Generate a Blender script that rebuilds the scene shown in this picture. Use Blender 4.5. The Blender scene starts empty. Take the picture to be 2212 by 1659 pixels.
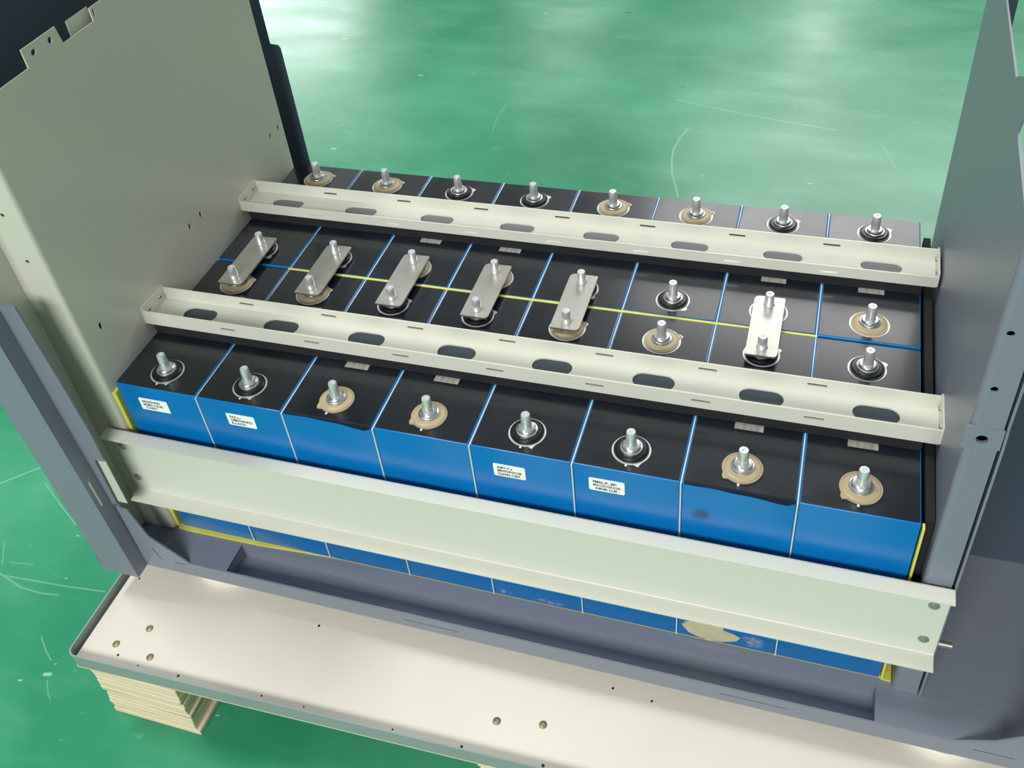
import bpy, bmesh, math, random
from mathutils import Matrix, Vector
random.seed(7)
SC = bpy.context.scene
COL = SC.collection
Z0 = 0.365                      # cell tops stand this far above the floor

# ------------------------------------------------------------------ camera
cam_d = bpy.data.cameras.new('camera')
cam = bpy.data.objects.new('camera', cam_d); COL.objects.link(cam)
cam_d.sensor_width = 36.0
cam_d.lens = 2148.58 / 2212 * 36
cam_d.shift_x = 22.8 / 2212
cam_d.shift_y = -187.85 / 2212
cam_d.clip_start = 0.01
R = Matrix(((0.94955424, -0.12219005, 0.28881886),
            (0.29870232, 0.63290986, -0.71428428),
            (-0.09551788, 0.76452253, 0.63748069)))
cam.matrix_world = Matrix.Translation((0.22686284, -0.4585779, 0.56194096 + Z0)) @ R.to_4x4()
SC.camera = cam

# ------------------------------------------------------------------ colour helpers
def lin(c):
    c = c / 255.0
    return c / 12.92 if c <= 0.04045 else ((c + 0.055) / 1.055) ** 2.4
def rgb(r, g, b): return (lin(r), lin(g), lin(b), 1.0)

# ------------------------------------------------------------------ world, lights, exposure
vs = SC.view_settings
vs.view_transform = 'Standard'; vs.look = 'None'; vs.exposure = -0.12; vs.gamma = 1.0
vs.use_curve_mapping = False
W = bpy.data.worlds.new('hall'); SC.world = W; W.use_nodes = True
wn = W.node_tree.nodes; wl = W.node_tree.links
bg = wn['Background']
tc = wn.new('ShaderNodeTexCoord'); sx = wn.new('ShaderNodeSeparateXYZ')
rp = wn.new('ShaderNodeValToRGB')
wl.new(tc.outputs['Generated'], sx.inputs[0])
wl.new(sx.outputs['Z'], rp.inputs[0]); wl.new(rp.outputs[0], bg.inputs[0])
rp.color_ramp.elements[0].position = 0.0; rp.color_ramp.elements[0].color = (0.40, 0.44, 0.43, 1)
rp.color_ramp.elements[1].position = 0.75; rp.color_ramp.elements[1].color = (0.85, 0.92, 0.90, 1)
e = rp.color_ramp.elements.new(0.35); e.color = (0.62, 0.67, 0.65, 1)
bg.inputs[1].default_value = 0.42

def area(name, loc, target, sxx, syy, power, col=(1, 1, 1)):
    d = bpy.data.lights.new(name, 'AREA'); d.shape = 'RECTANGLE'
    d.size = sxx; d.size_y = syy; d.energy = power; d.color = col
    o = bpy.data.objects.new(name, d); COL.objects.link(o)
    o.location = loc
    o.rotation_euler = (Vector(target) - Vector(loc)).to_track_quat('-Z', 'Y').to_euler()
    return o
area('ceiling_lamp_left', (-1.55, 0.12, 4.5), (0, 0.05, 0.3), 0.8, 0.3, 92, (1.0, 1.0, 0.98))
area('front_fill', (-0.2, -3.4, 2.6), (0.0, 0, 0.3), 2.2, 1.0, 172, (1.0, 0.99, 0.97))  # unseen fill light added to brighten the front faces
area('ceiling_lamp_back', (1.4, 6.2, 4.4), (0.3, 0.6, 0.3), 5.0, 2.6, 225, (1.0, 0.98, 0.97))
area('high_window_back_left', (-5.6, 8.4, 3.1), (-1.0, 1.4, 0.0), 1.8, 1.4, 110, (0.95, 1.0, 0.98))
area('ceiling_tube_far', (0.0, 11.5, 4.4), (0.0, 11.5, 0.0), 0.25, 3.6, 60, (1.0, 1.0, 1.0))
area('ceiling_tube_far_left', (-2.9, 10.5, 4.4), (-2.9, 10.5, 0.0), 0.25, 3.6, 40, (1.0, 1.0, 1.0))

# ------------------------------------------------------------------ materials
def nt(name):
    m = bpy.data.materials.new(name); m.use_nodes = True
    return m, m.node_tree.nodes, m.node_tree.links, m.node_tree.nodes['Principled BSDF']
def mat(name, col, rough=0.4, metal=0.0, coat=0.0, var=0.0, scale=30.0, rvar=0.0, bump=0.0, spec=0.5, stretch=None):
    m, n, l, b = nt(name)
    b.inputs['Base Color'].default_value = col
    b.inputs['Roughness'].default_value = rough
    b.inputs['Metallic'].default_value = metal
    b.inputs['Coat Weight'].default_value = coat
    b.inputs['Coat Roughness'].default_value = 0.12
    b.inputs['Specular IOR Level'].default_value = spec
    if var or rvar or bump:
        g = n.new('ShaderNodeTexCoord'); t = n.new('ShaderNodeTexNoise')
        t.inputs['Scale'].default_value = scale; t.inputs['Detail'].default_value = 5
        if stretch:
            mp = n.new('ShaderNodeMapping'); mp.inputs['Scale'].default_value = stretch
            l.new(g.outputs['Object'], mp.inputs[0]); l.new(mp.outputs[0], t.inputs['Vector'])
        else:
            l.new(g.outputs['Object'], t.inputs['Vector'])
        if var:
            mr = n.new('ShaderNodeMapRange'); mr.inputs[1].default_value = 0.3; mr.inputs[2].default_value = 0.7
            mr.inputs[3].default_value = 1 - var; mr.inputs[4].default_value = 1 + var
            l.new(t.outputs[0], mr.inputs[0])
            mx = n.new('ShaderNodeVectorMath'); mx.operation = 'SCALE'
            mx.inputs[0].default_value = col[:3]; l.new(mr.outputs[0], mx.inputs['Scale'])
            l.new(mx.outputs[0], b.inputs['Base Color'])
        if rvar:
            mr = n.new('ShaderNodeMapRange'); mr.inputs[1].default_value = 0.3; mr.inputs[2].default_value = 0.7
            mr.inputs[3].default_value = max(0.02, rough - rvar); mr.inputs[4].default_value = rough + rvar
            l.new(t.outputs[0], mr.inputs[0]); l.new(mr.outputs[0], b.inputs['Roughness'])
        if bump:
            bp_ = n.new('ShaderNodeBump'); bp_.inputs['Strength'].default_value = bump
            bp_.inputs['Distance'].default_value = 0.001
            l.new(t.outputs[0], bp_.inputs['Height']); l.new(bp_.outputs[0], b.inputs['Normal'])
    return m
M = {}
M['cream'] = mat('cream powder coat', rgb(207, 209, 196), 0.34, bump=0.05, scale=900)
M['liner'] = mat('cream powder coat liner', rgb(198, 199, 184), 0.3, bump=0.05, scale=900)
M['grey'] = mat('slate grey powder coat', rgb(121, 127, 140), 0.38, bump=0.06, scale=900)
M['navy'] = mat('dark navy powder coat', rgb(64, 78, 90), 0.4)
M['blue'] = mat('blue shrink film', rgb(0, 108, 178), 0.26, coat=0.1, var=0.06, scale=18)
M['film'] = mat('black top film', rgb(16, 23, 31), 0.27, coat=0.35, var=0.2, scale=22, rvar=0.06)
M['black'] = mat('black rubber ring', rgb(16, 17, 18), 0.3)
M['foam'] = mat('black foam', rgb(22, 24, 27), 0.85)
M['tan'] = mat('tan nylon ring', rgb(168, 154, 120), 0.4, var=0.06, scale=60)
M['silver'] = mat('bright aluminium', rgb(228, 230, 232), 0.22, metal=1.0)
M['stud'] = mat('plated stud', rgb(238, 240, 242), 0.28, metal=0.7)
M['exposed'] = mat('exposed lid aluminium', rgb(226, 228, 226), 0.4, metal=0.6)
M['plate'] = mat('nickel plated busbar', rgb(190, 188, 180), 0.36, metal=0.85, var=0.04, scale=14, rvar=0.05)
M['yellow'] = mat('yellow insulation board', rgb(212, 208, 92), 0.5, var=0.06, scale=40)
M['pale'] = mat('pale spacer board', rgb(192, 210, 212), 0.5)
M['white'] = mat('white sticker', rgb(244, 245, 240), 0.5)
M['flap'] = mat('dark folded film', rgb(18, 24, 44), 0.4, spec=0.25)
M['ink'] = mat('sticker print', rgb(26, 25, 22), 0.6)
M['code'] = mat('etched code plate', rgb(168, 168, 158), 0.4, metal=0.3, var=0.22, scale=300, stretch=(1, 0.12, 1))
M['dot'] = mat('white mark', rgb(225, 228, 228), 0.5)
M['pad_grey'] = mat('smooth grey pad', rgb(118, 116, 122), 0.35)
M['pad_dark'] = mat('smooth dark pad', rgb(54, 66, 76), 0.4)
M['dark'] = mat('dark nail head', rgb(24, 26, 28), 0.6)  # plain dark colour of the pallet nails
M['zinc'] = mat('zinc screw', rgb(170, 172, 160), 0.35, metal=0.8)
M['deck'] = mat('cream laminate deck', rgb(212, 207, 195), 0.5, var=0.03, scale=9)
M['rim'] = mat('galvanised rim', rgb(142, 155, 152), 0.45, metal=0.1, var=0.04, scale=14)
M['brass'] = mat('dull brass screw', rgb(160, 146, 112), 0.4, metal=0.6, var=0.1, scale=200)
M['brownish'] = mat('brown slot shade', rgb(70, 62, 50), 0.7)  # shade inside the front bar slots, put into the colour
M['foot'] = mat('white foot', rgb(228, 226, 214), 0.45)
M['torn'] = mat('torn wrap cream', rgb(196, 186, 152), 0.55, var=0.1, scale=90)
M['smear'] = mat('pale scuff', rgb(92, 124, 176), 0.5, var=0.25, scale=120)
M['smudge'] = mat('grey smudge', rgb(40, 78, 118), 0.5, var=0.15, scale=60)

def soft_material(name, col, amount, scale):
    m, n, l, b = nt(name)
    b.inputs['Base Color'].default_value = col; b.inputs['Roughness'].default_value = .5
    g = n.new('ShaderNodeTexCoord'); mp = n.new('ShaderNodeMapping'); mp.inputs['Location'].default_value = (-.5, 0, -.5)
    mul = n.new('ShaderNodeVectorMath'); mul.operation = 'MULTIPLY'; mul.inputs[1].default_value = (1, 0, 1)
    ln = n.new('ShaderNodeVectorMath'); ln.operation = 'LENGTH'
    l.new(g.outputs['Generated'], mp.inputs[0]); l.new(mp.outputs[0], mul.inputs[0]); l.new(mul.outputs[0], ln.inputs[0])
    mr = n.new('ShaderNodeMapRange'); mr.interpolation_type = 'SMOOTHSTEP'
    mr.inputs[1].default_value = .5; mr.inputs[2].default_value = .12; mr.inputs[4].default_value = amount
    l.new(ln.outputs['Value'], mr.inputs[0])
    t = n.new('ShaderNodeTexNoise'); t.inputs['Scale'].default_value = scale; t.inputs['Detail'].default_value = 5
    l.new(g.outputs['Object'], t.inputs['Vector'])
    m2 = n.new('ShaderNodeMapRange'); m2.inputs[1].default_value = .38; m2.inputs[2].default_value = .62; l.new(t.outputs[0], m2.inputs[0])
    k = n.new('ShaderNodeMath'); k.operation = 'MULTIPLY'; l.new(mr.outputs[0], k.inputs[0]); l.new(m2.outputs[0], k.inputs[1])
    l.new(k.outputs[0], b.inputs['Alpha'])
    return m
M['smear'] = soft_material('pale scuff', rgb(150, 170, 205), .8, 170)
M['smudge'] = soft_material('grey smudge', rgb(70, 86, 100), .75, 22)
def ply_material():
    m, n, l, b = nt('laminated pale plywood')
    g = n.new('ShaderNodeTexCoord'); mp = n.new('ShaderNodeMapping')
    mp.inputs['Scale'].default_value = (7, 7, 260)
    t = n.new('ShaderNodeTexNoise'); t.inputs['Scale'].default_value = 1.3; t.inputs['Detail'].default_value = 6
    r = n.new('ShaderNodeValToRGB')
    r.color_ramp.elements[0].position = 0.26; r.color_ramp.elements[0].color = rgb(150, 122, 84)
    r.color_ramp.elements[1].position = 0.44; r.color_ramp.elements[1].color = rgb(226, 210, 178)
    l.new(g.outputs['Object'], mp.inputs[0]); l.new(mp.outputs[0], t.inputs['Vector'])
    l.new(t.outputs[0], r.inputs[0]); l.new(r.outputs[0], b.inputs['Base Color'])
    b.inputs['Roughness'].default_value = 0.75
    return m
M['ply'] = ply_material()

SCR = dict(   # scratches on the floor: polyline, half width, colour strength, dark?
    a=([(-0.044, 1.188), (0.079, 1.153), (0.243, 1.118)], .0024, .55, 0),
    b=([(-0.004, 1.091), (-0.013, 1.058), (-0.018, 1.017), (-0.015, 0.983), (-0.007, 0.941), (0.004, 0.908), (0.014, 0.876)], .0022, .8, 0),
    c=([(-1.052, 1.461), (-0.985, 1.531)], .0024, .8, 1),
    d=([(-0.76, 0.061), (-0.674, 0.145)], .0015, .9, 0),
    e=([(-0.655, 0.118), (-0.614, 0.094), (-0.575, 0.072)], .0013, .6, 0),
    f=([(-0.622, -0.01), (-0.584, -0.02), (-0.554, -0.021), (-0.533, -0.018)], .0015, .55, 0),
    g=([(-0.622, -0.012), (-0.533, -0.006), (-0.482, -0.001)], .0014, .55, 0),
    h=([(-0.518, -0.068), (-0.502, -0.081), (-0.489, -0.089)], .0011, .6, 0),
    i=([(0.237, 1.014), (0.264, 1.004)], .0016, .7, 1),
    j=([(-0.357, 1.128), (-0.357, 1.076), (-0.352, 1.03)], .0018, .45, 0),
    l=([(0.322, 1.079), (0.342, 1.014)], .0016, .4, 0),
    m=([(-0.478, -0.11), (-0.467, -0.123), (-0.461, -0.127)], .001, .5, 0),
    n=([(-0.647, 0.029), (-0.627, 0.001)], .0011, .5, 0),
    o=([(-0.619, 0.006), (-0.59, 0.01)], .0011, .45, 0),
)
CHIPS = [(-0.567, 1.218, .006), (-0.46, 1.239, .004), (-0.627, 0.926, .006), (0.214, 0.946, .004), (0.043, 0.942, .003),
         (-0.482, -0.105, .005), (-0.507, -0.118, .0025), (-0.562, 0.058, .002), (-0.563, 0.067, .0015), (-0.538, 0.003, .0018),
         (-0.279, -0.098, .002), (-0.481, -0.092, .0015), (-0.801, 1.359, .007), (-0.388, 1.528, .005)]
DCHIPS = [(-0.209, 1.547, .006), (0.099, 1.238, .004), (-0.039, 1.235, .004)]
def floor_material():
    m, n, l, b = nt('green epoxy floor')
    geo = n.new('ShaderNodeNewGeometry')
    flat = n.new('ShaderNodeVectorMath'); flat.operation = 'MULTIPLY'; flat.inputs[1].default_value = (1, 1, 0)
    l.new(geo.outputs['Position'], flat.inputs[0]); P = flat.outputs[0]
    def noise(scale, detail, lo, hi, stretch=None):
        t = n.new('ShaderNodeTexNoise'); t.inputs['Scale'].default_value = scale; t.inputs['Detail'].default_value = detail
        src = P
        if stretch:
            mp = n.new('ShaderNodeMapping'); mp.inputs['Scale'].default_value = stretch
            mp.inputs['Rotation'].default_value = (0, 0, 0.5)
            l.new(P, mp.inputs[0]); src = mp.outputs[0]
        l.new(src, t.inputs['Vector'])
        r = n.new('ShaderNodeMapRange'); r.inputs[1].default_value = lo; r.inputs[2].default_value = hi
        l.new(t.outputs[0], r.inputs[0]); return r.outputs[0]
    def math_(op, a, bb):
        k = n.new('ShaderNodeMath'); k.operation = op
        for i, v in enumerate((a, bb)):
            if v is None: continue
            if isinstance(v, (int, float)): k.inputs[i].default_value = v
            else: l.new(v, k.inputs[i])
        return k.outputs[0]
    def mix(fac, c1, c2):
        k = n.new('ShaderNodeMix'); k.data_type = 'RGBA'
        if isinstance(fac, (int, float)): k.inputs[0].default_value = fac
        else: l.new(fac, k.inputs[0])
        for i, v in ((6, c1), (7, c2)):
            if isinstance(v, tuple): k.inputs[i].default_value = v
            else: l.new(v, k.inputs[i])
        return k.outputs[2]
    c = mix(noise(3.2, 6, .38, .66), rgb(44, 137, 100), rgb(74, 161, 124))
    c = mix(math_('MULTIPLY', noise(5, 8, .52, .75, (1.0, 3.0, 1)), .45), c, rgb(104, 178, 142))
    c = mix(math_('MULTIPLY', noise(34, 4, .66, .8, (1, 2.2, 1)), .35), c, rgb(140, 190, 160))
    def seg(p, q, w):
        a = Vector((p[0], p[1], 0)); d = Vector((q[0], q[1], 0)) - a
        s = n.new('ShaderNodeVectorMath'); s.operation = 'SUBTRACT'; l.new(P, s.inputs[0]); s.inputs[1].default_value = a
        dt = n.new('ShaderNodeVectorMath'); dt.operation = 'DOT_PRODUCT'; l.new(s.outputs[0], dt.inputs[0])
        dt.inputs[1].default_value = d / max(d.length_squared, 1e-9)
        cl = n.new('ShaderNodeClamp'); l.new(dt.outputs['Value'], cl.inputs[0])
        sc = n.new('ShaderNodeVectorMath'); sc.operation = 'SCALE'; sc.inputs[0].default_value = d; l.new(cl.outputs[0], sc.inputs['Scale'])
        ds = n.new('ShaderNodeVectorMath'); ds.operation = 'DISTANCE'; l.new(s.outputs[0], ds.inputs[0]); l.new(sc.outputs[0], ds.inputs[1])
        mr = n.new('ShaderNodeMapRange'); mr.inputs[1].default_value = w; mr.inputs[2].default_value = w * .3
        l.new(ds.outputs['Value'], mr.inputs[0]); return mr.outputs[0]
    light = dark = None
    for pts, w, st, dk in SCR.values():
        for p, q in zip(pts, pts[1:]):
            f = math_('MULTIPLY', seg(p, q, w), st * .72)
            if dk: dark = f if dark is None else math_('MAXIMUM', dark, f)
            else: light = f if light is None else math_('MAXIMUM', light, f)
    for x, y, r in CHIPS: light = math_('MAXIMUM', light, seg((x - r * .6, y), (x + r * .6, y + r * .3), r * .55))
    for x, y, r in DCHIPS: dark = math_('MAXIMUM', dark, seg((x - r, y), (x + r, y + r * .3), r * .4))
    c = mix(light, c, rgb(150, 200, 166)); c = mix(dark, c, rgb(34, 84, 62))
    l.new(c, b.inputs['Base Color']); b.inputs['Specular IOR Level'].default_value = 0.38
    rr = n.new('ShaderNodeMapRange'); rr.inputs[3].default_value = .22; rr.inputs[4].default_value = .31
    l.new(noise(4, 6, .35, .7, (1, 2.5, 1)), rr.inputs[0]); l.new(rr.outputs[0], b.inputs['Roughness'])
    return m
M['floor'] = floor_material()

# ------------------------------------------------------------------ mesh helpers (design coordinates: cell tops at z = 0)
def new(): return bmesh.new()
def box(bm, x0, x1, y0, y1, z0, z1, bev=0.0, seg=2):
    r = bmesh.ops.create_cube(bm, size=1.0)
    vs_ = r['verts']
    for v in vs_:
        v.co = Vector((x0 if v.co.x < 0 else x1, y0 if v.co.y < 0 else y1, z0 if v.co.z < 0 else z1))
    if bev:
        ed = list({e for v in vs_ for e in v.link_edges})
        bmesh.ops.bevel(bm, geom=ed, offset=bev, segments=seg, profile=0.5, affect='EDGES')
    return bm
AX = {'x': (0, (1, 2)), 'y': (1, (0, 2)), 'z': (2, (0, 1))}
def plate(bm, axis, a0, a1, outline, holes=(), fn=None):
    """sheet with holes: outline/holes are 2-D loops in the plane normal to axis, thickness a0..a1"""
    k, (i, j) = AX[axis]
    tmp = bmesh.new()
    edges = []
    for loop in [outline] + list(holes):
        vv = []
        for p in loop:
            co = [0, 0, 0]; co[i] = p[0]; co[j] = p[1]; co[k] = a0
            vv.append(tmp.verts.new(co))
        for s in range(len(vv)): edges.append(tmp.edges.new((vv[s], vv[(s + 1) % len(vv)])))
    nrm = [0, 0, 0]; nrm[k] = 1
    bmesh.ops.triangle_fill(tmp, use_beauty=True, use_dissolve=False, edges=edges, normal=nrm)
    r = bmesh.ops.extrude_face_region(tmp, geom=list(tmp.faces))
    d = [0, 0, 0]; d[k] = a1 - a0
    bmesh.ops.translate(tmp, vec=d, verts=[g for g in r['geom'] if isinstance(g, bmesh.types.BMVert)])
    bmesh.ops.recalc_face_normals(tmp, faces=list(tmp.faces))
    if fn:
        for v in tmp.verts: v.co = Vector(fn(v.co))
    me = bpy.data.meshes.new('t'); tmp.to_mesh(me); tmp.free(); bm.from_mesh(me); bpy.data.meshes.remove(me)
    return bm
def circle(cx, cy, r, n=20, r2=None):
    r2 = r2 or r
    return [(cx + r * math.cos(2 * math.pi * t / n), cy + r2 * math.sin(2 * math.pi * t / n)) for t in range(n)]
def stadium(cx, cy, w, h, n=8):
    r = h / 2; s = w / 2 - r; out = []
    for t in range(n + 1):
        a = -math.pi / 2 + math.pi * t / n; out.append((cx + s + r * math.cos(a), cy + r * math.sin(a)))
    for t in range(n + 1):
        a = math.pi / 2 + math.pi * t / n; out.append((cx - s + r * math.cos(a), cy + r * math.sin(a)))
    return out
def rrect(x0, x1, y0, y1, r, n=5):
    out = []
    for cx, cy, a0 in ((x1 - r, y0 + r, -90), (x1 - r, y1 - r, 0), (x0 + r, y1 - r, 90), (x0 + r, y0 + r, 180)):
        for t in range(n + 1):
            a = math.radians(a0 + 90 * t / n); out.append((cx + r * math.cos(a), cy + r * math.sin(a)))
    return out
def lathe(bm, prof, cx, cy, seg=32):
    """closed solid of revolution about z; prof = [(r, z)...] from bottom to top"""
    rings = []
    for r, z in prof:
        rings.append([bm.verts.new((cx + r * math.cos(2 * math.pi * t / seg), cy + r * math.sin(2 * math.pi * t / seg), z)) for t in range(seg)])
    for a, b_ in zip(rings, rings[1:]):
        for t in range(seg):
            bm.faces.new((a[t], a[(t + 1) % seg], b_[(t + 1) % seg], b_[t]))
    bm.faces.new(list(reversed(rings[0]))); bm.faces.new(rings[-1])
    return bm
def rod(bm, axis, c, r, a0, a1, seg=20):
    return plate(bm, axis, a0, a1, circle(c[0], c[1], r, seg))
def dome(bm, axis, c, r, a0, depth, sign, seg=20):
    """low screw head with a recessed slot ring"""
    k, (i, j) = AX[axis]
    rings = []
    for rr, h in ((r, 0), (r * .96, .45), (r * .75, .8), (r * .45, 1.0), (r * .38, .55), (r * .05, .5)):
        ring = []
        for t in range(seg):
            co = [0, 0, 0]; co[i] = c[0] + rr * math.cos(2 * math.pi * t / seg); co[j] = c[1] + rr * math.sin(2 * math.pi * t / seg)
            co[k] = a0 + sign * depth * h; ring.append(bm.verts.new(co))
        rings.append(ring)
    for a, b_ in zip(rings, rings[1:]):
        for t in range(seg): bm.faces.new((a[t], a[(t + 1) % seg], b_[(t + 1) % seg], b_[t]))
    bm.faces.new(rings[-1]); bm.faces.new(rings[0])
    bmesh.ops.recalc_face_normals(bm, faces=list(bm.faces))
    return bm

# ------------------------------------------------------------------ object helpers
def thing(name, label, cat, base, group=None):
    o = bpy.data.objects.new(name, None); COL.objects.link(o)
    o.empty_display_size = 0.02
    o.location = (base[0], base[1], base[2] + Z0)
    o['label'] = label; o['category'] = cat
    if group: o['group'] = group
    o['base'] = base
    return o
def base_of(o):
    while o.parent: o = o.parent
    return Vector(o['base'])
def obj(name, bm, m, parent=None, label=None, base=None, smooth=35):
    bmesh.ops.remove_doubles(bm, verts=list(bm.verts), dist=1e-6)
    bmesh.ops.recalc_face_normals(bm, faces=list(bm.faces))
    off = base_of(parent) if parent else Vector(base or (0, 0, 0))
    bmesh.ops.translate(bm, vec=-off, verts=list(bm.verts))
    me = bpy.data.meshes.new(name); bm.to_mesh(me); bm.free()
    me.materials.append(m)
    if smooth:
        me.polygons.foreach_set('use_smooth', [True] * len(me.polygons))
        me.set_sharp_from_angle(angle=math.radians(smooth))
    o = bpy.data.objects.new(name, me); COL.objects.link(o)
    if parent: o.parent = parent
    else: o.location = (off.x, off.y, off.z + Z0)
    if label: o['label'] = label
    return o
def tag(o, label, cat, group=None):
    o['label'] = label; o['category'] = cat
    if group: o['group'] = group
    return o
def dup(root, loc, label, group=None):
    r = root.copy(); COL.objects.link(r)
    r.location = (loc[0], loc[1], loc[2] + Z0); r['label'] = label; r['base'] = loc
    if group: r['group'] = group
    for ch in list(root.children):
        c_ = ch.copy(); COL.objects.link(c_); c_.parent = r
        for g in list(ch.children):
            d = g.copy(); COL.objects.link(d); d.parent = c_
    return r

# ------------------------------------------------------------------ floor
bm = new(); box(bm, -9, 9, -6, 14, -.365 - .05, -.365)
fl = obj('floor', bm, M['floor'], base=(0, 0, -.365)); fl['kind'] = 'structure'

M['wall'] = mat('off white hall wall', rgb(214, 218, 212), 0.7)
for nm, bb in (('wall_back', (-9, 9, 14, 14.2)), ('wall_left', (-9.2, -9, -6, 14)), ('wall_right', (9, 9.2, -6, 14))):
    bm = new(); box(bm, *bb, -.365, 5.0)
    w_ = obj(nm, bm, M['wall'], base=((bb[0] + bb[1]) / 2, (bb[2] + bb[3]) / 2, -.365)); w_['kind'] = 'structure'

# ------------------------------------------------------------------ pallet
pal = thing('pallet', 'low pallet with cream deck and grey metal rim carrying the cabinet', 'pallet', (0.2, 0.1, -.365))
PX1, PY1 = 1.05, 0.62
def skew(bm):                    # the front edge runs slightly off square
    for v in bm.verts:
        if v.co.y < 0: v.co.y += .027 * (v.co.x + .385) - .0016
bm = new(); box(bm, -.3815, PX1 - .004, -.1245, PY1 - .004, -.2625, -.253, .0008); skew(bm)
obj('deck', bm, M['deck'], pal)
bm = new(); plate(bm, 'z', -.2628, -.245, rrect(-.3865, PX1, -.1270, PY1, .009), [rrect(-.3850, PX1 - .0015, -.1256, PY1 - .0015, .0078)]); skew(bm)
obj('rim', bm, M['rim'], pal, 'grey galvanised edge strip')
bm = new(); box(bm, -.382, PX1 - .006, -.1262, PY1 - .006, -.2662, -.2630); skew(bm)
obj('under_board', bm, M['ply'], pal)
def block(x0, x1, y0, y1):
    y0 += .027 * (x0 + .385); y1 += .027 * (x0 + .385)
    bm = new(); n = 15; z0, z1 = -.365, -.2662; h = (z1 - z0) / n
    for k in range(n):
        j = [random.uniform(-1, 1) * w_ for w_ in (.0020, .0013, .0005, .0005)]
        if k == 0: j = [-.001, .004, -.0015, .004]
        box(bm, x0 + j[0], x1 + j[1], y0 + j[2], y1 + j[3], z0 + k * h, z0 + (k + 1) * h, .0006, 1)
    obj('block', bm, M['ply'], pal)
for x0 in (-.384, .010, .42, .83):
    for y0 in (-.1185, .47): block(x0, x0 + .096, y0, y0 + .085)
for x, y in [(-0.3275, -0.0812), (-0.3502, -0.1035), (-0.3099, -0.1074), (0.0228, -0.0838), (0.0618, -0.0769)]:
    bm = new(); dome(bm, 'z', (x, y), .0036, -.2531, .0012, 1)
    obj('screw', bm, M['brass'], pal)
for x, y in [(-0.3415, -0.1131), (-0.3164, -0.1177), (-0.2732, -0.1171), (-0.188, -0.1148), (-0.1461, -0.1145), (-0.3699, -0.0344),
             (-0.1678, -0.0382), (-0.0616, -0.1134), (0.0008, -0.1122), (0.071, -0.1099), (0.1115, -0.0303), (0.1459, -0.0335)]:
    bm = new(); rod(bm, 'z', (x, y), random.uniform(.0007, .0014), -.2531, -.2527, 10)
    obj('nail', bm, M['dark'], pal)

# ------------------------------------------------------------------ cabinet
cab = thing('battery_cabinet', 'open steel cabinet with cream left liner, dark grey base and right partition', 'cabinet', (0, 0.15, -.253))
BX0, BX1 = -.384, .4715
WX0, WX1, WY0, WY1 = -.2514, .3175, -.036, -.0065
# base pan: top sheet with the long well at the front, well walls and floor, front lip
bm = new()
plate(bm, 'z', -.1985, -.197, [(BX0 + .0335, -.036), (WX0, -.036), (WX0, WY1), (WX1, WY1), (WX1, -.036), (BX1, -.036), (BX1, .386), (BX0, .386), (BX0, -.02), (BX0 + .0335, -.02)])
box(bm, WX0, WX1, -.036, WY1, -.2150, -.2135)
box(bm, WX0, WX1, WY1 - .0001, WY1 + .0014, -.2150, -.1975)
box(bm, WX0 - .0014, WX0, -.036, WY1, -.2150, -.1975)
box(bm, WX1, WX1 + .0014, -.036, WY1, -.2150, -.1975)
obj('base_pan', bm, M['grey'], cab)
bm = new()
def slot(x0, x1, z, h=.0013): return stadium((x0 + x1) / 2, z, x1 - x0, h, 4)
lip = [(-.3445, -.2165), (BX1, -.2165), (BX1, -.1300), (.4330, -.1300), (.4240, -.1600), (.4151, -.1700), (.3996, -.1845), (.3738, -.1970),
       (-.2900, -.1970), (-.2968, -.1910), (-.3245, -.1665), (-.3290, -.1480), (-.3335, -.1300), (-.3400, -.1290), (-.3415, -.1240), (-.3445, -.1240)]
plate(bm, 'y', -.0375, -.036, lip, [slot(-.0751, -.0214, -.2065), slot(.2010, .2543, -.2065), slot(.3880, .4159, -.2020),
      slot(-.3084, -.2953, -.2005), [(-.3279, -.1835), (-.3267, -.1835), (-.3215, -.2), (-.3227, -.2)]])
obj('front_lip', bm, M['grey'], cab)
# left front post: rear flange strip, side face, outer face
bm = new()
def lean(bm):
    for v in bm.verts: v.co.x -= .03 * (v.co.z + .2165)
box(bm, -.3460, -.3445, -.051, -.036, -.2165, .1132)
plate(bm, 'y', -.0525, -.051, [(-.3835, -.2165), (-.3445, -.2165), (-.3445, .1132), (-.3835, .1132)])
lean(bm)
plate(bm, 'y', -.0375, -.036, [(-.3472, -.1250), (-.3420, -.1250), (-.3408, -.0625), (-.3295, -.0615), (-.3288, -.0233), (-.3324, .0402), (-.3376, .1132), (-.3544, .1132)])
box(bm, -.3850, -.3835, -.0525, .386, -.2165, -.1950)
obj('front_post', bm, M['grey'], cab)
bm = new(); plate(bm, 'x', -.3446, -.3442, [(-.0478, -.115), (-.0462, -.115), (-.0462, -.083), (-.0478, -.083)]); lean(bm)
obj('post_slot', bm, M['cream'], cab, 'narrow pale slot in the post side')
# left outer panel and rear flange, dark navy
bm = new()
box(bm, -.3850, -.3836, -.050, .386, -.1965, .60)
obj('outer_panel', bm, M['navy'], cab, 'dark navy outer side panel')
bm = new()
plate(bm, 'y', .3846, .386, [(-.3836, -.1965), (-.3276, -.1965), (-.3283, .1170), (-.3305, .1205), (-.3395, .1215), (-.3392, .60), (-.3836, .60)])
obj('rear_flange', bm, M['navy'], cab, 'dark navy rear edge flange')
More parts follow.
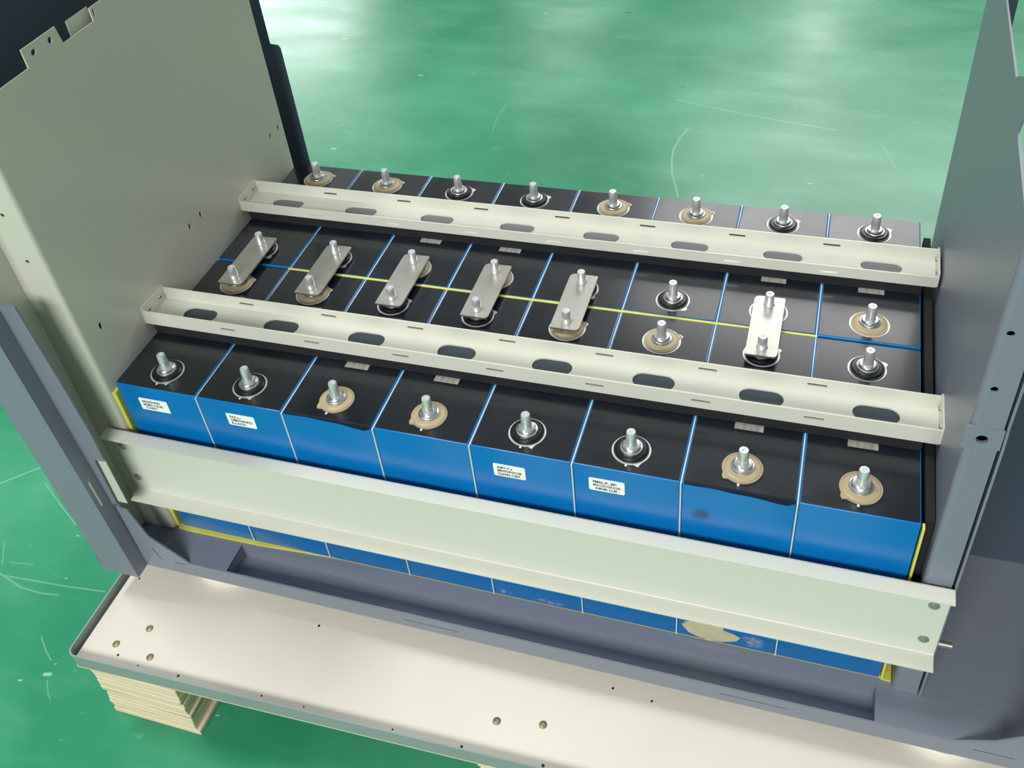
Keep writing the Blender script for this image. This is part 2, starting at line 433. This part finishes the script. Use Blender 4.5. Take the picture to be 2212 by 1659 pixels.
# cream liner
bm = new()
XL = -.326
prof = [(.349, -.1955), (.349, .2725), (.1374, .2725), (.1374, .2619), (.0990, .2619), (.0968, .2765), (.0580, .2765), (.0580, .2623), (-.0015, .2623), (-.0015, -.1955)]
def oval(c, ry, rz, n=12): return circle(c[0], c[1], ry, n, rz)
lh = [oval(c, .0016, .0034) for c in ((.3393, .0489), (.3223, .0488), (.1793, .0480), (.1599, .0479), (.0177, .0479))]
lh += [oval((.0684, .2698), .0028, .0024), oval((.0875, .2700), .0024, .0026)]
lh += [[(.1385 + .001, .2655), (.1415, .2645), (.1425, .2695), (.1400, .2705)]]
plate(bm, 'x', XL - .0012, XL, prof, lh)
# bent front flange, rounded corner
arc = [(XL, -.0015 + .0)]
R_ = .004
pts = []
for t in range(7):
    a = math.radians(90 * t / 6)
    pts.append((XL - R_ + R_ * math.cos(a), -.0015 - R_ * math.sin(a)))
inner = [(XL - R_ + (R_ - .0012) * math.cos(math.radians(90 * t / 6)), -.0015 - (R_ - .0012) * math.sin(math.radians(90 * t / 6))) for t in range(7)]
plate(bm, 'z', -.1955, .2623, pts + list(reversed(inner)))
plate(bm, 'y', -.0055, -.0043, [(-.3620, -.1955), (XL - R_, -.1955), (XL - R_, .2623), (-.3620, .2623)],
      [circle(-.3431, .1746, .0018, 12), circle(-.3416, .1313, .0018, 12)])
box(bm, -.3620, -.3608, -.034, -.0043, -.1955, .2623)
box(bm, -.3315, -.3309, .1140, .1410, .2500, .2722)
obj('side_liner', bm, M['liner'], cab, 'cream painted inner side liner')
for (y, z) in ((.0008, .0479),):
    pass
bm = new(); box(bm, -.3440, -.3322, -.0345, -.0338, -.1230, -.0600)
obj('filler_strip', bm, M['liner'], cab, 'pale cream strip in the post notch')
# right partition: inner face slightly canted, front flange with holes, bracket tab, outer lip
bm = new()
def cant(co): return (.329 + .0143 * co.y + (co.x), co.y, co.z)
rprof = [(-.0025, -.1965), (.357, -.1965), (.357, .2510), (.1400, .2540), (.1375, .2565), (.1153, .2680), (.0860, .2640), (.0844, .2602), (.0917, .2456), (.0215, .2442), (-.0025, .2440)]
plate(bm, 'x', 0, .0014, rprof, (), cant)
pts = [(.329 + R_ - R_ * math.cos(math.radians(90 * t / 6)), -.0025 - R_ * math.sin(math.radians(90 * t / 6))) for t in range(7)]
inner = [(.329 + R_ - (R_ - .0012) * math.cos(math.radians(90 * t / 6)), -.0025 - (R_ - .0012) * math.sin(math.radians(90 * t / 6))) for t in range(7)]
plate(bm, 'z', -.1965, .2440, pts + list(reversed(inner)))
plate(bm, 'y', -.0065, -.0053, [(.329 + R_, -.1965), (.3472, -.1965), (.3468, .2440), (.329 + R_, .2440)],
      [circle(.3345 + .0006, .1790, .0021, 16), circle(.3356, .1366, .0021, 16), circle(.3370, .0962, .0034), circle(.3392, -.0735, .0016), circle(.3392, -.116, .0016)])
obj('partition', bm, M['grey'], cab)
bm = new(); plate(bm, 'y', -.0080, -.0064, [(.3265, .0876), (.3478, .0890), (.3478, .1055), (.3265, .1065)], [circle(.3368, .0965, .0034, 20)])
obj('tab_bracket', bm, M['grey'], cab)
bm = new()
lipo = [(.120, -.1965), (-.0065, -.1965), (-.0065, .0890), (-.0045, .1060), (-.0055, .1460), (.004, .1530), (.120, .1530)]
plate(bm, 'x', .3490, .3506, lipo)
obj('compartment_side', bm, M['grey'], cab)
bm = new(); box(bm, .3226, .3284, .007, .327, -.1720, -.0035)
obj('side_pad', bm, M['foam'], cab, 'black pad between the cells and the partition')
bm = new(); box(bm, .3472, .3490, .002, .12, -.1965, .150)  # black filler standing in for the shade of the open gap
obj('gap_shade', bm, M['foam'], cab, 'black strip for the shade in the gap')
for (y, z, x1) in ((-.003, -.1270, .3605), (.040, .1000, .372)):
    bm = new(); rod(bm, 'x', (y, z), .0022, .3506, x1)
    obj('threaded_stud', bm, M['zinc'], cab)
bm = new(); box(bm, .3392, .361, .3846, .386, -.1965, .60)
obj('rear_flange', bm, M['navy'], cab)
# right compartment: back wall, outer panel, post and an unseen overhang added for shade
bm = new(); box(bm, .3506, .4700, .1370, .1384, -.1965, .1560)  # navy colour carries the shadow on this wall
obj('back_wall', bm, M['navy'], cab, 'compartment back wall, coloured dark for its shade')
bm = new(); box(bm, .3530, .4700, .0300, .1370, .1545, .1560)  # out of view, added to cast shade on the compartment floor
obj('shade_overhang', bm, M['navy'], cab, 'unseen dark overhang added to shade the compartment')
bm = new(); box(bm, .4701, .4715, -.0355, .386, -.1965, .1560)
obj('outer_panel', bm, M['navy'], cab)
# levelling feet
for x, y in ((-.288, .012), (.3745, .010), (-.288, .340), (.3745, .340)):
    bm = new(); lathe(bm, [(.0355, -.2530), (.0368, -.2500), (.0368, -.2425), (.0352, -.2405), (.012, -.2400), (.012, -.2160)], x, y, 48)
    f = obj('levelling_foot', bm, M['foot'], cab, 'white round levelling foot')

# ------------------------------------------------------------------ insulation boards and spacers
bm = new(); plate(bm, 'z', -.1970, -.1951, [(-.3225, -.0042), (-.2350, -.0034), (-.1900, -.0008), (-.1500, .0012), (.3200, .0012), (.3225, -.0004), (.3285, -.0004), (.3285, .349), (-.3225, .349)])
tag(obj('insulation_board', bm, M['yellow'], base=(0, .17, -.197)), 'yellow insulation board lying flat under all the cells', 'board')
bm = new(); box(bm, -.3257, -.3216, -.0022, .348, -.1950, -.0110, .0003, 1)
tag(obj('insulation_board', bm, M['yellow'], base=(-.3236, .17, -.195)), 'yellow board upright between leftmost cells and cream liner', 'board')
bm = new(); box(bm, .3204, .3222, -.0012, .004, -.1950, -.0030, .0003, 1)
tag(obj('insulation_board', bm, M['yellow'], base=(.3213, .17, -.195)), 'yellow board upright beside rightmost cells, facing the grey partition', 'board')
bm = new(); box(bm, -.2412, .2412, .1717, .1737, -.1950, .0006, .0003, 1)
tag(obj('insulation_board', bm, M['yellow'], base=(0, .1727, -.195)), 'long yellow board edge running between front and rear cell rows', 'board')

PITCH = .08004
EDG = [(i - 4) * PITCH for i in range(9)]
ordn = ['first', 'second', 'third', 'fourth', 'fifth', 'sixth', 'seventh', 'eighth']
sp0 = None
for row in (0, 1):
    y0, y1 = ((-.0009, .1714), (.1742, .3476))[row]
    me0 = None
    for i in range(1, 8):
        yc = (y0 + y1) / 2
        lab = 'thin pale spacer between %s and %s cells from the left, %s row' % (ordn[i - 1], ordn[i], ('front', 'rear')[row])
        if me0 is None:
            bm = new(); box(bm, EDG[i] - .00062, EDG[i] + .00062, y0, y1, -.1950, -.0009, .0002, 1)
            s0 = obj('spacer_sheet', bm, M['pale'], base=(EDG[i], yc, -.195)); me0 = s0
            tag(s0, lab, 'spacer', 'spacer sheets between the %s row cells' % ('front', 'rear')[row])
        else:
            s = me0.copy(); COL.objects.link(s); s.location.x = EDG[i]; s['label'] = lab

# ------------------------------------------------------------------ cells
CW, CD = .0784, .1714
TF, TR = .0215, .1420          # terminal positions from the cell's front edge
def ring_outline(r, lug, n=40):
    out = []
    for t in range(n):
        a = 2 * math.pi * t / n
        rr = r
        if lug is not None:
            d = math.atan2(math.sin(a - lug), math.cos(a - lug))
            rr = r + .0028 * math.exp(-(d / .13) ** 4)
        out.append((rr * math.cos(a), rr * math.sin(a)))
    return out
def terminal(parent, cx, cy, kind, lug, bare=True):
    r = .0144 if kind == 'tan' else .0131
    if bare:
        bm = new(); plate(bm, 'z', .0002, .0005, [(cx + p[0] * 1.0, cy + p[1]) for p in ring_outline(r + .0014, lug)])
        e_ = obj('lid_ring', bm, M['exposed'], parent, 'bright bare metal ring round the terminal')
    bm = new()
    ol = ring_outline(r, lug if kind == 'tan' else None)
    plate(bm, 'z', .0004, .0016, [(cx + p[0], cy + p[1]) for p in ol])
    lathe(bm, [(r * .93, .0012), (r * .92, .0020), (r * .86, .0027), (r * .70, .0029), (.0075, .0029)], cx, cy, 40)
    g = obj('terminal_ring', bm, M['tan' if kind == 'tan' else 'black'], parent, 'tan plastic ring' if kind == 'tan' else 'black rubber ring')
    bm = new()
    lathe(bm, [(.0086, .0024), (.0086, .0036), (.0082, .0042), (.0072, .0044), (.0070, .0056), (.0062, .0064), (.0045, .0066)], cx, cy, 36)
    obj('collar', bm, M['silver'], g)
    bm = new()
    lathe(bm, [(.0048, .0060), (.0042, .0068), (.0040, .0110), (.0036, .0196), (.0032, .0204), (.0016, .0204), (.0013, .0186)], cx, cy, 28)
    obj('stud', bm, M['stud'], g)
    return g
def text_mesh(lines, x0, y, ztop, size, lead, parent, width):
    for k, s in enumerate(lines):
        cu = bpy.data.curves.new('print', 'FONT'); cu.body = s; cu.size = size; cu.space_character = 0.95; cu.offset = 0.00009
        to = bpy.data.objects.new('print', cu); COL.objects.link(to)
        dg = bpy.context.evaluated_depsgraph_get()
        me = bpy.data.meshes.new_from_object(to.evaluated_get(dg))
        bpy.data.objects.remove(to); bpy.data.curves.remove(cu)
        off = base_of(parent)
        fit = min(1.0, width / max(v.co.x for v in me.vertices))
        for v in me.vertices:
            px, pz = v.co.x * fit, v.co.y
            v.co = Vector((x0 + px, y, ztop - (k + 1) * lead + pz)) - off
        me.materials.clear(); me.materials.append(M['ink'])
        t = bpy.data.objects.new('print', me); COL.objects.link(t); t.parent = parent
def make_cell(row, col, label, group):
    cx = (EDG[col] + EDG[col + 1]) / 2; y0 = (0.0, .1743)[row]
    c = thing('battery_cell', label, 'battery cell', (cx, y0, -.195), group)
    typ = 'A' if col in (0, 1, 4, 5) else 'B'
    bm = new(); box(bm, cx - CW / 2, cx + CW / 2, y0, y0 + CD, -.195, 0, .0008, 3)
    obj('casing', bm, M['blue'], c, 'glossy blue film wrap')
    bm = new(); plate(bm, 'z', -.0001, .0003, rrect(cx - CW / 2 + .0009, cx + CW / 2 - .0009, y0 + .0009, y0 + CD - .0009, .0012))
    obj('top_film', bm, M['film'], c, 'black top cover film')
    lf = math.radians(222) if row == 0 else None
    if row == 0:
        terminal(c, cx, y0 + TF, 'black' if typ == 'A' else 'tan', math.radians(-62) if typ == 'A' else math.radians(222), typ == 'A')
    else:
        terminal(c, cx, y0 + .0205, 'black' if typ == 'A' else 'tan', math.radians(-40) if typ == 'A' else None)
    yr = y0 + (TR if row == 0 else .1462)
    terminal(c, cx, yr, 'tan' if typ == 'A' else 'black', math.radians(30))
    if typ == 'B':
        yl = y0 + (.0640 if row == 0 else .0655)
        bm = new(); plate(bm, 'z', .0003, .0005, rrect(cx - .0105, cx + .0105, yl - .0052, yl + .006, .0004))
        obj('code_plate', bm, M['code'], c, 'small etched silver rectangle')
    bm = new(); dx = -.001 if col != 2 else -.0025
    if row == 0 or col == 7:
        yy = y0 + (.0062 if row == 0 else .0085)
        plate(bm, 'z', .0003, .00055, circle(cx + dx, yy, .0009, 12, .0012))
        obj('dot_mark', bm, M['dot'], c, 'tiny white dot')
    else: bm.free()
    return c
FL = {0: 'front left corner cell, white sticker near its top, against cream liner',
      1: 'front row cell second from the left, white sticker and black ring',
      2: 'front row cell third from the left, no sticker, tan front ring, glossy wrinkled edge',
      3: 'front row cell fourth from the left, no sticker, tan ring at front stud',
      4: 'front row cell fifth from the left, white sticker, pale scuff low on face',
      5: 'front row cell sixth from the left, white sticker, third from the right',
      6: 'front row cell second from the right with torn blue wrap near its foot',
      7: 'front right corner cell, tan ring, no sticker, beside grey partition'}
RL = {0: 'rear row cell at far left, tan rear ring, against cream liner',
      1: 'rear row cell second from the left behind the second busbar',
      2: 'rear row cell third from the left, code patch showing, behind the third busbar',
      3: 'rear row cell fourth from the left, code patch showing, black rear ring',
      4: 'rear row cell fifth from the left under the fifth busbar, tan rear ring',
      5: 'rear row cell sixth from the left, its black front ring uncovered by any busbar',
      6: 'rear row cell second from the right, under the rightmost busbar',
      7: 'rear right corner cell, uncovered tan front ring, beside grey partition'}
cells = {}
for row in (0, 1):
    for col in range(8):
        cells[row, col] = make_cell(row, col, (FL, RL)[row][col], 'battery cells of the %s row' % ('front', 'rear')[row])
# white stickers with their half-readable print
ST = {0: (-.3013, -.2728, -.0135, -.0275, ['4KEXEXKID', '6KMA~LXU6', '  CYARY']),
      1: (-.2155, -.1890, -.0132, -.0270, ['PAZ..I..-', 'OMBW6RAF(U', '8-3-A/VA']),
      4: (.0175, .0430, -.0158, -.0296, ['AIIIV-V..I', 'EMWPZ4NVU108', '\\QAI4.I O(IA']),
      5: (.0924, .1193, -.0122, -.0260, ['FMAL-P.. &P-', '4PA1GO10/U10:0', '  P4R4R LUB -'])}
for col, (x0, x1, z1, z0, lines) in ST.items():
    c = cells[0, col]
    bm = new(); plate(bm, 'y', -.00035, .0001, rrect(x0, x1, z0, z1, .0012))
    s = obj('sticker', bm, M['white'], c, 'white paper sticker with small print')
    text_mesh(lines, x0 + .0030, -.00042, z1 - .0012, .0036, .0037, s, x1 - x0 - .0062)
# damage on the wraps
def decal(cell, name, pts, m, label, y=-.0002):
    bm = new(); plate(bm, 'y', y, .0001, pts); obj(name, bm, m, cell, label)
decal(cells[0, 6], 'torn_patch', [(.1640, -.1790), (.1672, -.1765), (.1660, -.1745), (.1700, -.1735), (.1695, -.1700), (.1765, -.1640), (.1959, -.1640), (.1981, -.1760),
      (.2060, -.1785), (.2115, -.1817), (.2088, -.1875), (.1979, -.1925), (.1866, -.1942), (.1770, -.1922), (.1703, -.1890), (.1665, -.1835)], M['torn'], 'cream patch where blue wrap is torn')
decal(cells[0, 6], 'scuff', [(.2118, -.1790), (.2200, -.1725), (.2260, -.1735), (.2310, -.1800), (.2345, -.1880), (.2335, -.1938), (.2240, -.1910), (.2166, -.1940), (.2090, -.1935), (.2105, -.1870), (.2160, -.1850)], M['smear'], 'pale scuff on blue wrap')
decal(cells[0, 4], 'scuff', [(.0040, -.1890), (.0070, -.1840), (.0120, -.1870), (.0190, -.1910), (.0150, -.1935), (.0060, -.1930)], M['smear'], 'pale scuff on blue wrap')
decal(cells[0, 4], 'scuff', [(.0330, -.1895), (.0420, -.1845), (.0520, -.1850), (.0620, -.1880), (.0690, -.1935), (.0480, -.1920)], M['smear'], 'pale scuff on blue wrap')
decal(cells[0, 6], 'smudge', [(.1663, -.0270), (.1700, -.0225), (.1790, -.0230), (.1835, -.0300), (.1825, -.0395), (.1760, -.0425), (.1690, -.0410)], M['smudge'], 'dull grey smudge')

for col, xa in ((2, .30), (6, .10)):
    c = cells[0, col]; x0 = EDG[col] + .002; x1 = EDG[col + 1] - .0014; n = 14
    bm = new(); rows_ = []
    for k in range(n + 1):
        u = k / n; w = max(0, (u - xa) / (1 - xa)); x = x0 + (x1 - x0) * u
        d = .0006 + .0042 * w * w * (1 - .9 * max(0, (u - .93) / .07)) + .0003 * math.sin(17 * u)
        rows_.append([bm.verts.new(p) for p in ((x, .0016, .0006), (x, -.0002, .0004 + .0001 * math.sin(23 * u)), (x, -.0006 - .0006 * w, -d), (x, -.0003, -d), (x, .0002, -.0002), (x, .0016, .0002))])
    for a, b_ in zip(rows_, rows_[1:]):
        for k in range(6): bm.faces.new((a[k], a[(k + 1) % 6], b_[(k + 1) % 6], b_[k]))
    bm.faces.new(rows_[0]); bm.faces.new(list(reversed(rows_[-1])))
    obj('film_flap', bm, M['flap'], c, 'wrinkled dark film edge folded over the front')

# ------------------------------------------------------------------ busbars
BBL = {0: 'leftmost nickel busbar, next to the cream liner', 1: 'second nickel busbar from the left', 2: 'third nickel busbar from the left',
       3: 'fourth nickel busbar from the left, dull, over a black front ring', 4: 'fifth nickel busbar from the left, over a tan front ring',
       6: 'rightmost nickel busbar, standing apart past two bare studs'}
bar0 = None
for col in (0, 1, 2, 3, 4, 6):
    cx = (EDG[col] + EDG[col + 1]) / 2
    loc = (cx, .1687, .0068)
    if bar0 is None:
        bar0 = thing('busbar', BBL[col], 'busbar', loc, 'busbars over the middle of the pack')
        bm = new()
        plate(bm, 'z', .0068, .0086, [(cx - .0124, .1325), (cx - .0115, .1320), (cx + .0095, .1320), (cx + .0112, .1328), (cx + .0122, .1350), (cx + .0124, .1370), (cx + .0124, .2043), (cx + .0118, .2050), (cx - .0078, .2050), (cx - .0102, .2044), (cx - .0118, .2028), (cx - .0124, .2004)], [circle(cx, .1421, .0045, 24), circle(cx, .1948, .0045, 24)])
        obj('plate', bm, M['plate'], bar0)
    else:
        dup(bar0, loc, BBL[col])

# ------------------------------------------------------------------ cross bars
def crossbar(name_label, y0, y1, h_back, h_front, ov_y, ov_w, ov_h, slot_zb, slot_zf, ovx, dark_front, pad):
    zb = .0100; T = .0013
    c = thing('hold_down_bar', name_label, 'bar', (0.002, (y0 + y1) / 2, 0), 'hold-down bars across the cell tops')
    X0, X1 = -.3255, .3290
    bm = new()
    plate(bm, 'z', zb, zb + T, [(X0, y0 + .0006), (X1, y0 + .0006), (X1, y1 - .0006), (X0, y1 - .0006)], [stadium(ovx + .0812 * i, ov_y, ov_w, ov_h) for i in range(8)])
    sx_ = [-.2405 + .0808 * i for i in range(7)]
    plate(bm, 'y', y1 - T, y1, [(X0, zb), (X1, zb), (X1, h_back), (X0, h_back)], [slot(x - .0074, x + .0074, slot_zb, .0021) for x in sx_])
    plate(bm, 'y', y0, y0 + T, [(X0, zb), (X1, zb), (X1, h_front), (X0, h_front)], [slot(x - .0074, x + .0074, slot_zf, .0021) for x in sx_])
    obj('channel', bm, M['cream'], c)
    bm = new(); box(bm, X0 + .03, X1 - .03, y1 + .00005, y1 + .0008, slot_zb - .0024, slot_zb + .0024)  # added dark strip, gives the open slots their shade
    obj('slot_shade', bm, M['foam'], c, 'black strip added to shade the slots')
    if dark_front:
        bm = new(); box(bm, X0 + .03, X1 - .03, y0 + T + .00005, y0 + T + .0006, slot_zf - .0024, slot_zf + .0024)  # same added shade strip inside the front flange
        obj('slot_shade', bm, M['brownish'], c, 'dark strip added to shade the slots')
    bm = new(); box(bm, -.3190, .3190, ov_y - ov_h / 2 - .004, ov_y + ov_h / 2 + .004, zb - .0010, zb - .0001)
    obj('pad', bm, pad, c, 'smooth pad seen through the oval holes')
    for x, s in ((X0, -1), (X1, 1)):
        bm = new()
        hh = [circle(y0 + .25 * (y1 - y0), .0195, .0016, 14), circle(y0 + .75 * (y1 - y0), .0195, .0016, 14)]
        ol = [(y0 - .0004, zb + .001), (y0 + .0012, zb - .0002), (y1 - .0012, zb - .0002), (y1 + .0004, zb + .001), (y1 + .0004, max(h_back, .0235) + .0016), (y1 - .001, .0262), (y0 + .001, max(h_front, .021) + .0038), (y0 - .0004, h_front + .0018)]
        plate(bm, 'x', x - (.0013 if s < 0 else 0), x + (.0013 if s > 0 else 0), ol, hh)
        obj('end_plate', bm, M['cream'], c)
        for q in (.25, .75):
            bm = new(); dome(bm, 'x', (y0 + q * (y1 - y0), .0195), .0021, x - s * .0001, .0014, -s, 14)
            obj('screw', bm, M['zinc'], c)
    bm = new(); box(bm, -.3190, .3190, y0 + .0008, y0 + .0050, .0003, zb)
    box(bm, -.3190, .3190, y1 - .0050, y1 - .0010, .0003, zb)
    obj('foam_pad', bm, M['foam'], c, 'black foam strip under the bar')
    return c
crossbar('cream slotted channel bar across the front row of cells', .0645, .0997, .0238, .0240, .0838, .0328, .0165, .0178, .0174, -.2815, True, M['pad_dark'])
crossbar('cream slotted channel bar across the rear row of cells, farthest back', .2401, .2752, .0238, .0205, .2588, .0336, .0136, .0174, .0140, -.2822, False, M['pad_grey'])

# ------------------------------------------------------------------ front bracket
fb = thing('front_bracket', 'wide cream steel bracket across the front of the blue cells', 'bracket', (0, -.008, -.14))
YW = -.0080; T = .0014; rb = .0042
def arcp(cx, cy, r, a0, a1, n=6): return [(cx + r * math.cos(math.radians(a0 + (a1 - a0) * t / n)), cy + r * math.sin(math.radians(a0 + (a1 - a0) * t / n))) for t in range(n + 1)]
def strip(front, thick):
    """closed outline from a centre polyline offset to one side"""
    back = []
    n = len(front)
    for k in range(n):
        p = Vector(front[max(k - 1, 0)]); q = Vector(front[min(k + 1, n - 1)])
        d = (q - p).normalized(); back.append((front[k][0] - d.y * thick, front[k][1] + d.x * thick))
    return front + list(reversed(back))
zt, zbm = -.0505, -.1345
line = [(-.0212, zt - .0020)] + arcp(YW - .0010 - .0026, zt - .0026 - .0006, .0026, 90, 0, 5)[0:]
line = [(-.0215, zt - .0012)] + arcp(YW - .0030, zt - .0030, .0030, 92, 0, 6) + arcp(YW - .0034, zbm + .0034, .0034, 0, -82, 6) + [(-.0225, zbm - .0020)]
bm = new(); plate(bm, 'x', -.3415, .3490, strip(line, -T))
obj('channel', bm, M['cream'], fb)
for x, z in ((-.3345, -.0735), (-.3345, -.1157), (.3393, -.0732), (.3393, -.1157)):
    bm = new(); dome(bm, 'y', (x, z), .0040, YW - T - .00005, .0016, -1, 24)
    obj('screw', bm, M['zinc'], fb)

for o in bpy.data.objects:
    if 'base' in o: del o['base']
